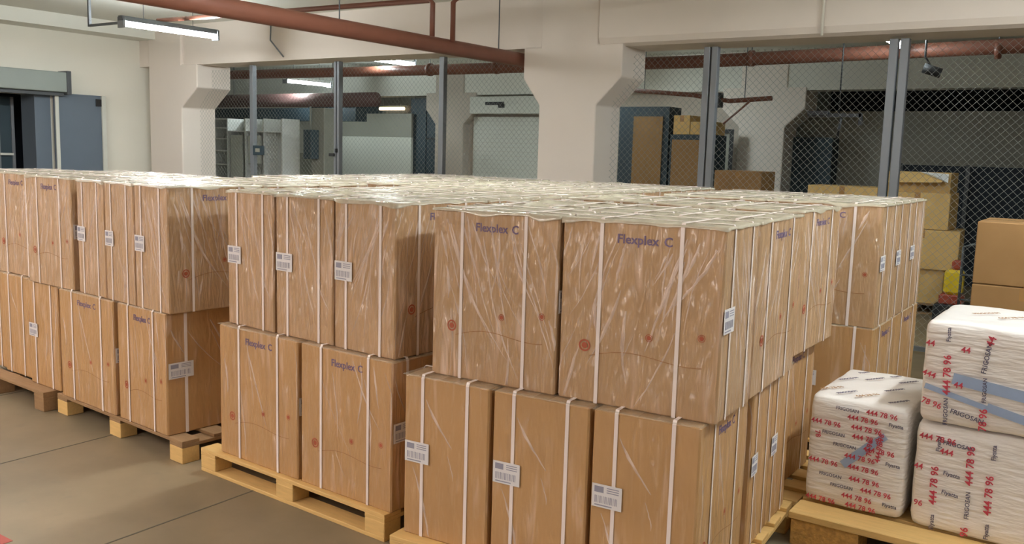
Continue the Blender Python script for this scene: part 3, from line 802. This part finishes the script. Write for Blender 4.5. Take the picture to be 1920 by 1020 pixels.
# ------------------------------------------------------------------ white taped parcels on the right
def parcel(x0, x1, y0, y1, z0, z1, label, name='parcel', seed=1, rz=0.0):
    e = empty(name, ((x0 + x1) / 2, (y0 + y1) / 2, z0), rz, label, 'parcel')
    hw, hd, H = (x1 - x0) / 2, (y1 - y0) / 2, z1 - z0
    # lumpy rounded box
    n = 14
    mb = MB()
    def sup(a, b, c):
        p = Vector((a, b, c))
        q = 16.0
        l = (abs(a) ** q + abs(b) ** q + abs(c) ** q) ** (1 / q)
        p = p / l * 1.0
        pos = Vector((p.x * hw, p.y * hd, H / 2 + p.z * H / 2))
        k = noise.noise(pos * 7 + Vector((seed * 5, 0, 0))) * 0.006 + noise.noise(Vector((pos.x * 8, pos.y * 8, pos.z * 40)) + Vector((seed, 3, 0))) * 0.003
        d = Vector((a * hw, b * hd, c * H / 2)).normalized()
        pos += d * k
        pos.z = min(max(pos.z, 0.0), H)
        return pos
    for ax in range(3):
        for s in (-1, 1):
            vs = []
            for i in range(n + 1):
                for j in range(n + 1):
                    a, b = -1 + 2 * i / n, -1 + 2 * j / n
                    a, b = a * (1.5 - 0.5 * a * a), b * (1.5 - 0.5 * b * b)
                    t3 = [a, b]; t3.insert(ax, s)
                    vs.append(sup(*t3))
            fs = [(i * (n + 1) + j, (i + 1) * (n + 1) + j, (i + 1) * (n + 1) + j + 1, i * (n + 1) + j + 1) for i in range(n) for j in range(n)]
            mb.add(vs, fs)
    me = mb.mesh('wrapping', M['wrap_white'], True)
    import bmesh
    bm = bmesh.new(); bm.from_mesh(me); bmesh.ops.remove_doubles(bm, verts=bm.verts, dist=0.0004); bmesh.ops.recalc_face_normals(bm, faces=bm.faces); bm.to_mesh(me); bm.free()
    link('wrapping', me, e)
    return e, hw, hd, H
def strip(mb, x0, z0, x1, z1, w, y=-0.0006):
    dx, dz = x1 - x0, z1 - z0
    l = math.hypot(dx, dz); nx_, nz_ = -dz / l * w / 2, dx / l * w / 2
    mb.add([(x0 + nx_, y, z0 + nz_), (x1 + nx_, y, z1 + nz_), (x1 - nx_, y, z1 - nz_), (x0 - nx_, y, z0 - nz_)], [(0, 1, 2, 3)])

PH, WD, W2 = '444 78 96', 'FRIGOSAN', 'Fiyatta'
# small parcel
e, hw, hd, H = parcel(-1.10, -0.69, 3.945, 4.62, 0.15, 0.635, 'small white parcel crossed by red phone numbers, on the left of the chip-block pallet', seed=2)
yy = -hd - 0.009
s = 0.031
reds, darks = [], []
rows = [(0.02, 0, 1), (0.058, 1, 1), (0.098, 0, 1), (0.138, 1, 0), (0.19, 0, 0), (0.235, 1, 0), (0.28, 0, 0), (0.325, 0, 0), (0.365, 1, 0), (0.405, 0, 0), (0.44, 1, 0)]
for k, (z, sh, flip) in enumerate(rows):
    x = -hw + 0.015 + (0.05 * ((k * 3) % 4))
    while x < hw - 0.07:
        if (k + int(x * 50)) % 2 == 0:
            darks.append((WD, x, z, 0.020, R(-2))); x += 0.125
        else:
            if x < hw - 0.155:
                reds.append((PH, x, z, s, R(-2))); x += 0.168
            else:
                darks.append((W2, x, z, 0.022, R(-2))); x += 0.09
reds += [(PH[4:], 0.07, 0.26, s, R(90)), (PH, 0.105, 0.24, s, R(86)), ('78', -0.17, 0.33, s, R(-80))]
write(e, reds, 'red_number', y=yy)
write(e, darks, 'dark_word', y=yy)
tb = MB(); strip(tb, -0.045, 0.20, 0.07, 0.315, 0.035); strip(tb, 0.07, 0.315, 0.12, 0.36, 0.03)
link('blue_tape', tb.mesh('blue_tape', M['tape_blue']), e, (0, yy + 0.001, 0))
write(e, [(PH, -0.18, -0.25, s, R(55)), (PH, -0.02, -0.28, s, R(55))], 'faint_number', z=H + 0.0075)
write(e, [(WD, -0.16, -0.02, 0.024, R(60)), (WD, -0.06, 0.06, 0.024, R(60)), (WD, 0.06, -0.1, 0.024, R(60)), (WD, 0.08, 0.1, 0.024, R(60)), (W2, -0.12, 0.18, 0.024, R(60)), (W2, 0.02, 0.2, 0.024, R(60)), (WD, -0.1, -0.28, 0.024, R(60)), (WD, 0.12, -0.3, 0.024, R(60))], 'dark_word', z=H + 0.0075)
# big lower parcel and the one on top of it
e, hw, hd, H = parcel(-0.665, 0.02, 3.94, 4.55, 0.15, 0.60, 'big white taped parcel, lower of two stacked at the right edge', seed=5)
yy = -hd - 0.0095
v = R(91)
r_ = [(PH, -hw + 0.105, 0.115, 0.04, v), ('96', -hw + 0.23, 0.01, 0.04, v), (PH, -hw + 0.23, 0.225, 0.04, v), (PH, -hw + 0.305, 0.12, 0.04, v), (PH, -hw + 0.46, 0.15, 0.04, v)]
d_ = [(W2, -hw + 0.103, 0.01, 0.024, v), (W2, -hw + 0.103, 0.34, 0.024, v), (WD, -hw + 0.228, 0.085, 0.024, v), (W2, -hw + 0.303, 0.02, 0.024, v), (W2, -hw + 0.303, 0.345, 0.024, v), (W2, -hw + 0.458, 0.05, 0.024, v)]
r_ += [(PH, -hw + 0.02, 0.385, 0.034, R(-3)), ('444', -hw + 0.10, 0.335, 0.034, R(-4)), ('96', -hw + 0.02, 0.10, 0.034, R(-3)), ('44', -hw + 0.01, 0.255, 0.034, R(-3))]
d_ += [(WD, -hw + 0.11, 0.375, 0.024, R(-4)), (W2, -hw + 0.12, 0.25, 0.024, R(-6)), (W2, -hw + 0.12, 0.17, 0.024, R(-6))]
write(e, r_, 'red_number', y=yy); write(e, d_, 'dark_word', y=yy)
e, hw, hd, H = parcel(-0.66, 0.03, 3.93, 4.52, 0.602, 1.025, 'big white taped parcel with blue tape bands, upper of two at the right edge', seed=8)
yy = -hd - 0.0095
r_ = [(PH, -hw + 0.115, 0.13, 0.04, R(93)), (PH, -hw + 0.415, 0.11, 0.04, R(91)), ('78 96', -hw + 0.255, 0.006, 0.04, R(92)), ('44', -hw + 0.01, 0.32, 0.034, R(-2)), ('44', -hw + 0.14, 0.31, 0.034, R(-2)),
      ('444', -hw + 0.005, 0.20, 0.034, R(-14)), ('44', -hw + 0.125, 0.165, 0.034, R(-2)), ('78 96', -hw + 0.01, 0.085, 0.034, R(-14)), ('44', -hw + 0.25, 0.345, 0.04, R(75))]
d_ = [(W2, -hw + 0.10, 0.345, 0.022, R(93)), (WD, -hw + 0.115, 0.006, 0.023, R(93)), (WD, -hw + 0.235, 0.235, 0.026, R(84)), (WD, -hw + 0.245, 0.12, 0.021, R(92)), (W2, -hw + 0.412, 0.01, 0.026, R(91)), (W2, -hw + 0.412, 0.325, 0.024, R(91)), (WD, -hw + 0.12, 0.06, 0.026, R(-12)),
      (WD, -hw + 0.5, 0.27, 0.026, R(91))]
write(e, r_, 'red_number', y=yy); write(e, d_, 'dark_word', y=yy)
tb = MB()
strip(tb, -hw + 0.12, 0.20, hw - 0.02, 0.13, 0.045); strip(tb, -hw + 0.02, 0.155, -hw + 0.25, 0.10, 0.022); strip(tb, -hw + 0.25, 0.105, hw - 0.1, 0.03, 0.035)
link('blue_tape', tb.mesh('blue_tape', M['tape_blue']), e, (0, yy + 0.001, 0))
write(e, [(PH, -0.1, -0.1, 0.034, R(50)), (WD, 0.08, -0.1, 0.028, R(50)), (WD, -0.2, -0.05, 0.028, R(50))], 'faint_number', z=H + 0.0075)

# pallet with chip blocks below
e = empty('wooden_pallet', (-0.50, 4.25, 0), 0, 'pale board pallet on grooved chip blocks under the white parcels', 'pallet')
MB().box(-0.61, 0.65, -0.47, -0.30, 0.118, 0.149, 0.003).obj('deck_board', M['wood'], e)
for k, y in enumerate((-0.2, 0.0, 0.2, 0.40)):
    MB().box(-0.61, 0.65, y - 0.07, y + 0.07, 0.118, 0.149, 0.003).obj('deck_board', M['wood'], e)
for x in (-0.46, 0.10, 0.56):
    for y in (-0.37, 0.0, 0.37):
        MB().box(x - 0.14, x + (0.14 if x < 0.5 else 0.08), y - 0.09, y + 0.09, 0.0, 0.117, 0.003).obj('block', M['chip'], e)

# ------------------------------------------------------------------ loose cartons
def loose_box(x0, x1, y0, y1, z0, z1, label, group, mt='bare', open_top=False, rz=0.0, flap=0.0):
    o = empty('cardboard_carton', ((x0 + x1) / 2, (y0 + y1) / 2, z0), rz, label, 'box', group)
    hw, hd, H = (x1 - x0) / 2, (y1 - y0) / 2, z1 - z0
    if open_top:
        t = 0.006
        mb = MB().box(-hw, hw, -hd, hd, 0, 0.01).box(-hw, hw, -hd, -hd + t, 0.01, H).box(-hw, hw, hd - t, hd, 0.01, H).box(-hw, -hw + t, -hd + t, hd - t, 0.01, H).box(hw - t, hw, -hd + t, hd - t, 0.01, H)
        mb.obj('carton', M[mt], o)
    else:
        MB().box(-hw, hw, -hd, hd, 0, H, 0.006).obj('carton', M[mt], o)
        MB().box(-hw + 0.01, hw - 0.01, -0.03, 0.03, H, H + 0.001).obj('tape', M['tape'], o)
        MB().box(-0.03, 0.03, -hd - 0.001, -hd, H - 0.09, H - 0.002).obj('tape', M['tape'], o)
    return o, hw, hd, H
GP = 'loose cartons beside the tall double post'
loose_box(-2.25, -1.66, 10.72, 11.25, 0.12, 0.50, 'bottom yellowish carton of the pile behind the right double post', GP, 'bare_yellow')
pallet(-1.95, 11.0, 0.7, 0.6, 0, 'dark low pallet under the yellowish carton pile behind the fence', M['wood_old'], M['wood_old'], deck=4)
loose_box(-2.3, -1.55, 10.66, 11.25, 0.502, 0.93, 'second yellowish carton up in the pile behind the right double post', GP, 'bare_yellow', rz=R(4))
loose_box(-2.32, -1.66, 10.70, 11.25, 0.935, 1.33, 'third yellowish carton up in the pile behind the right double post', GP, 'bare_yellow')
o, hw, hd, H = loose_box(-2.35, -1.68, 10.75, 11.22, 1.332, 1.55, 'torn open carton on top of the pile behind the right double post', GP, 'bare_yellow', True)
fl = MB(); fl.add([(-hw, -hd, H), (hw * 0.9, -hd, H), (hw * 0.8, -hd - 0.14, H - 0.1), (-hw, -hd - 0.13, H - 0.12)], [(0, 1, 2, 3)])
q = fl.obj('flap', M['bare_yellow'], o); sd = q.modifiers.new('board', 'SOLIDIFY'); sd.thickness = 0.006
fl = MB(); fl.add([(hw * 0.1, -hd - 0.02, H + 0.005), (hw * 0.55, -hd - 0.12, H - 0.03), (hw, -hd - 0.16, H - 0.1), (hw * 0.95, -hd - 0.05, H - 0.01)], [(0, 1, 2, 3)])
q = fl.obj('torn_flap', M['white'], o); sd = q.modifiers.new('board', 'SOLIDIFY'); sd.thickness = 0.005
loose_box(-3.2, -2.42, 10.75, 11.3, 0.0, 0.62, 'large carton low behind the wrapped boxes, left of the yellowish pile', GP, 'bare_yellow')
loose_box(-3.2, -2.42, 10.75, 11.3, 0.622, 1.36, 'wide yellowish carton just showing above the wrapped boxes behind the fence', GP, 'bare_yellow')
loose_box(-4.38, -3.75, 10.8, 11.3, 0, 0.75, 'carton under the brown one right of the slim double post', GP)
loose_box(-4.38, -3.78, 10.8, 11.3, 0.752, 1.49, 'brown carton showing between slim double post and second column', GP)
GQ = 'tan cartons stacked in front of the fence at the right edge'
loose_box(-0.92, -0.25, 7.05, 7.6, 0, 0.42, 'bottom tan carton of the stack at the right edge, behind the parcels', GQ)
loose_box(-0.90, -0.25, 7.0, 7.6, 0.422, 0.826, 'pinkish-tan middle carton of the stack at the right edge', GQ)
loose_box(-0.90, -0.22, 7.0, 7.6, 0.83, 1.262, 'top tan carton with pale rim at the right edge, above the parcels', GQ)
# hand truck with yellow jug
e = empty('hand_truck', (-1.36, 10.0, 0), 0, 'dark slim hand truck standing behind the stack at the right edge', 'hand truck')
MB().tube([(-0.03, 0, 0.06), (-0.03, 0, 0.83), (0.05, 0, 0.86), (0.30, 0, 0.84), (0.36, 0, 0.8), (0.36, 0, 0.06)], 0.014, 8).obj('frame', M['steel_dk'], e, True)
for z in (0.3, 0.55): MB().tube([(-0.03, 0, z), (0.36, 0, z)], 0.01, 8).obj('crossbar', M['steel_dk'], e, True)
MB().box(-0.03, 0.36, -0.22, 0, 0.02, 0.035).obj('toe_plate', M['steel'], e)
for s in (-0.02, 0.35): MB().tube([(s - 0.02, 0.05, 0.09), (s + 0.02, 0.05, 0.09)], 0.09, 16).obj('wheel', M['black'], e, True)
e = empty('plastic_canister', (-1.50, 10.35, 0), 0, 'yellow canister with red-brown cap and base behind the mesh', 'canister')
MB().box(-0.09, 0.09, -0.08, 0.08, 0.30, 0.56, 0.03).obj('body', M['yellow'], e)
MB().box(-0.12, 0.10, -0.1, 0.1, 0.20, 0.299, 0.01).obj('base', M['red_pl'], e)
MB().box(-0.03, 0.07, -0.05, 0.05, 0.56, 0.66, 0.02).obj('cap', M['red_pl'], e)
tag(MB().box(-1.66, -1.36, 10.2, 10.6, 0, 0.199, 0.01).obj('crate', M['black']), 'black crate on the floor carrying the yellow canister', 'crate')

# ------------------------------------------------------------------ things in the caged stores
# shelf unit
e = empty('shelf_unit', (-13.0, 10.9, 0), 0, 'white open shelf unit far behind the left end of the fence', 'shelf')
MB().box(-1.35, 0.6, 0.38, 0.40, 0, 2.1).obj('back_panel', M['panel'], e)
for x in (-1.35, -0.9, -0.4, 0.1, 0.58): MB().box(x, x + 0.025, 0, 0.38, 0, 2.1).obj('side_panel', M['white'], e)
for z in (0.1, 0.5, 0.9, 1.25, 1.5, 1.72, 1.92, 2.08):
    for a, b in ((-1.325, -0.9),):
        MB().box(a, b, 0.01, 0.38, z, z + 0.02).obj('shelf', M['white'], e)
MB().box(-0.875, 0.58, 0.01, 0.38, 1.86, 1.88).obj('shelf', M['white'], e)
MB().box(-0.82, -0.5, 0.02, 0.05, 0.3, 1.8).obj('door', M['panel'], e)
MB().box(-0.33, 0.0, 0.02, 0.05, 1.3, 1.8).obj('door', M['panel'], e)
tag(MB().box(-12.0, -11.68, 11.2, 11.45, 0, 2.3, 0.01).obj('steel_post', M['panel_dk']), 'grey steel stanchion beside the dark fuse box behind the fence', 'post')
e = empty('fuse_box', (-11.9, 11.01, 1.42), 0, 'tall dark fuse box mounted on the grey stanchion, left of the pale partition', 'fuse box')
MB().box(-0.1, 0.1, 0, 0.188, 0, 0.5, 0.01).obj('case', M['darkblue'], e)
MB().tube([(0, 0.08, 0.5), (0, 0.08, 0.9)], 0.015, 8).obj('conduit', M['panel_dk'], e, True)
# partition
e = empty('office_partition', (-13.6, 14.2, 0), 0, 'wide pale partition with grey upper band behind the middle fence post', 'partition')
MB().box(-1.5, 1.3, 0, 0.06, 0, 1.87).obj('lower_panel', M['panel'], e)
MB().box(-1.5, 1.3, 0, 0.06, 1.872, 2.35).obj('upper_panel', M['panel_dk'], e)
tag(MB().box(-14.8, -14.0, 13.2, 13.6, 0, 1.5, 0.01).obj('low_cabinet', M['panel_dk']), 'low grey cabinet in front of the pale partition', 'cabinet')
e = empty('dark_doorway', (-12.2, 14.3, 0), 0, 'tall dark block coloured as the shaded doorway between pale partition and pinkish column', 'dark doorway')  # solid dark block, its colour giving the shade of an open doorway
MB().box(-0.22, 0.62, 0.02, 0.4, 0, 2.66).obj('body', M['darkblue'], e)
MB().box(-0.2, 0.2, 0, 0.02, 0.02, 2.6).obj('door', M['darkblue'], e)
MB().box(0.22, 0.6, 0, 0.02, 0.02, 1.83).obj('door', M['darkblue'], e)
MB().box(0.22, 0.6, -0.01, 0.02, 1.84, 1.87).obj('rail', M['black'], e)
e = empty('ceiling_lamp', (0, 0, 0), 0, 'small warm lamp glowing deep behind the pale partition', 'lamp')
MB().tube([(-14.0, 15.1, 2.50), (-13.3, 15.1, 2.50)], 0.035, 10).obj('bulb', emit('warm glow', (1.0, 0.66, 0.36), 5.0), e)
for x in (-13.9, -13.4): MB().tube([(x, 15.1, 2.53), (x, 15.1, ZC)], 0.006, 6).obj('hanging_rod', M['steel_dk'], e)
# roller door in pinkish wall
e = empty('roller_door', (-8.7, 14.29, 0), 0, 'pale green-grey roller door with housing on the pinkish rear wall', 'roller door')
MB().box(-2.0, 0.7, -0.26, 0, 2.34, 2.66, 0.01).obj('housing', M['panel'], e)
sl = MB()
for k in range(28): sl.box(-2.05, 0.55, -0.05, -0.01, k * 0.082, k * 0.082 + 0.078)
sl.obj('curtain', M['panel'], e)
MB().box(-1.62, -1.2, -0.275, -0.261, 2.50, 2.56).box(-1.32, -1.18, -0.275, -0.261, 2.45, 2.52).obj('vent_slot', M['black'], e)
MB().box(0.56, 0.66, -0.1, 0, 0, 2.3).obj('guide_rail', M['red_pl'], e)
# plywood cabinets
e = empty('panel_cabinet', (-5.72, 12.0, 0), 0, 'tall dark-framed cabinet with brown plywood front right of the central column', 'cabinet')
MB().box(-0.66, 0.13, 0, 0.4, 0, 2.34).obj('frame', M['darkblue'], e)
MB().box(-0.42, 0.04, -0.02, -0.001, 0.05, 2.2).obj('plywood_panel', M['plywood'], e)
e = empty('panel_cabinet', (-5.30, 12.0, 0), 0, 'shorter brown plywood cabinet with boxes on top, left of the slim double post', 'cabinet')
MB().box(-0.26, 0.42, 0, 0.4, 0, 1.95).obj('frame', M['darkblue'], e)
MB().box(-0.22, 0.38, -0.02, -0.001, 0.05, 1.88).obj('plywood_panel', M['plywood'], e)
loose_box(-5.53, -5.28, 12.02, 12.38, 1.952, 2.22, 'yellowish carton on the shorter plywood cabinet, left one', 'cartons on the plywood cabinet', 'bare_yellow')
loose_box(-5.27, -4.9, 12.02, 12.38, 1.952, 2.13, 'yellowish carton on the shorter plywood cabinet, right lower one', 'cartons on the plywood cabinet', 'bare_yellow')
e = empty('grey_door', (-5.75, 13.9, 0), 0, 'grey door with black frame beside the second column behind the mesh', 'door')
MB().box(-0.5, 0.34, 0, 0.05, 0, 2.03).obj('door_leaf', M['panel_dk'], e)
MB().box(-0.5, 0.4, -0.03, -0.001, 2.03, 2.09).box(0.34, 0.4, -0.03, -0.001, 0, 2.03).obj('door_frame', M['black'], e)
# right store
tag(MB().box(-4.6, -3.98, 14.5, 14.85, 0, 2.0, 0.01).obj('metal_cabinet', M['darkblue']), 'dark blue metal cabinet right of the second column behind the mesh', 'cabinet')
e = empty('storage_rack', (-0.5, 13.6, 0), 0, 'long dark storage rack against the grey rear wall at right', 'rack')
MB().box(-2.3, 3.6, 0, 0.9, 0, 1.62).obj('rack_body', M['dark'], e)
for x in (-2.3, -1.45, -0.72, -0.5, 0.4, 1.3, 2.2, 3.1): MB().box(x, x + 0.05, -0.03, -0.001, 0, 1.64).obj('upright', M['steel_dk'], e)
tag(MB().box(-4.62, XR, 16.5, 16.7, 2.0, ZC).obj('gap_shade', M['dark']), 'dark sheet added for the shade in the gap above the grey rear wall', 'curtain')  # dark sheet stands in for the deep unlit opening above the wall
e = empty('wall_bracket', (-2.55, 9.4, 2.06), 0, 'dark bracket arm with hanging rod behind the mesh', 'bracket')
MB().box(-0.3, 0.22, 0, 0.04, 0.02, 0.055).box(0.2, 0.23, 0, 0.04, -0.06, 0.06).box(-0.3, -0.1, -0.02, 0.06, 0.04, 0.08).obj('arm', M['black'], e)
MB().tube([(0.03, 0.02, 0.03), (0.0, 0.02, -0.2)], 0.014, 8).obj('rod', M['black'], e, True)
MB().tube([(0.0, 0.02, 0.05), (0.0, 0.02, 1.24)], 0.008, 6).obj('hanger', M['black'], e, True)
e = empty('security_camera', (-1.66, 9.0, 2.50), R(20), 'small dark camera on the ceiling bracket right of the tall double post', 'camera')
MB().tube([(-0.06, 0, 0), (0.09, -0.02, -0.05)], 0.045, 12).obj('body', M['black'], e, True)
MB().tube([(0.0, 0.0, 0.02), (-0.05, 0, 0.10), (-0.05, 0, 0.80)], 0.01, 8).obj('arm', M['black'], e, True)
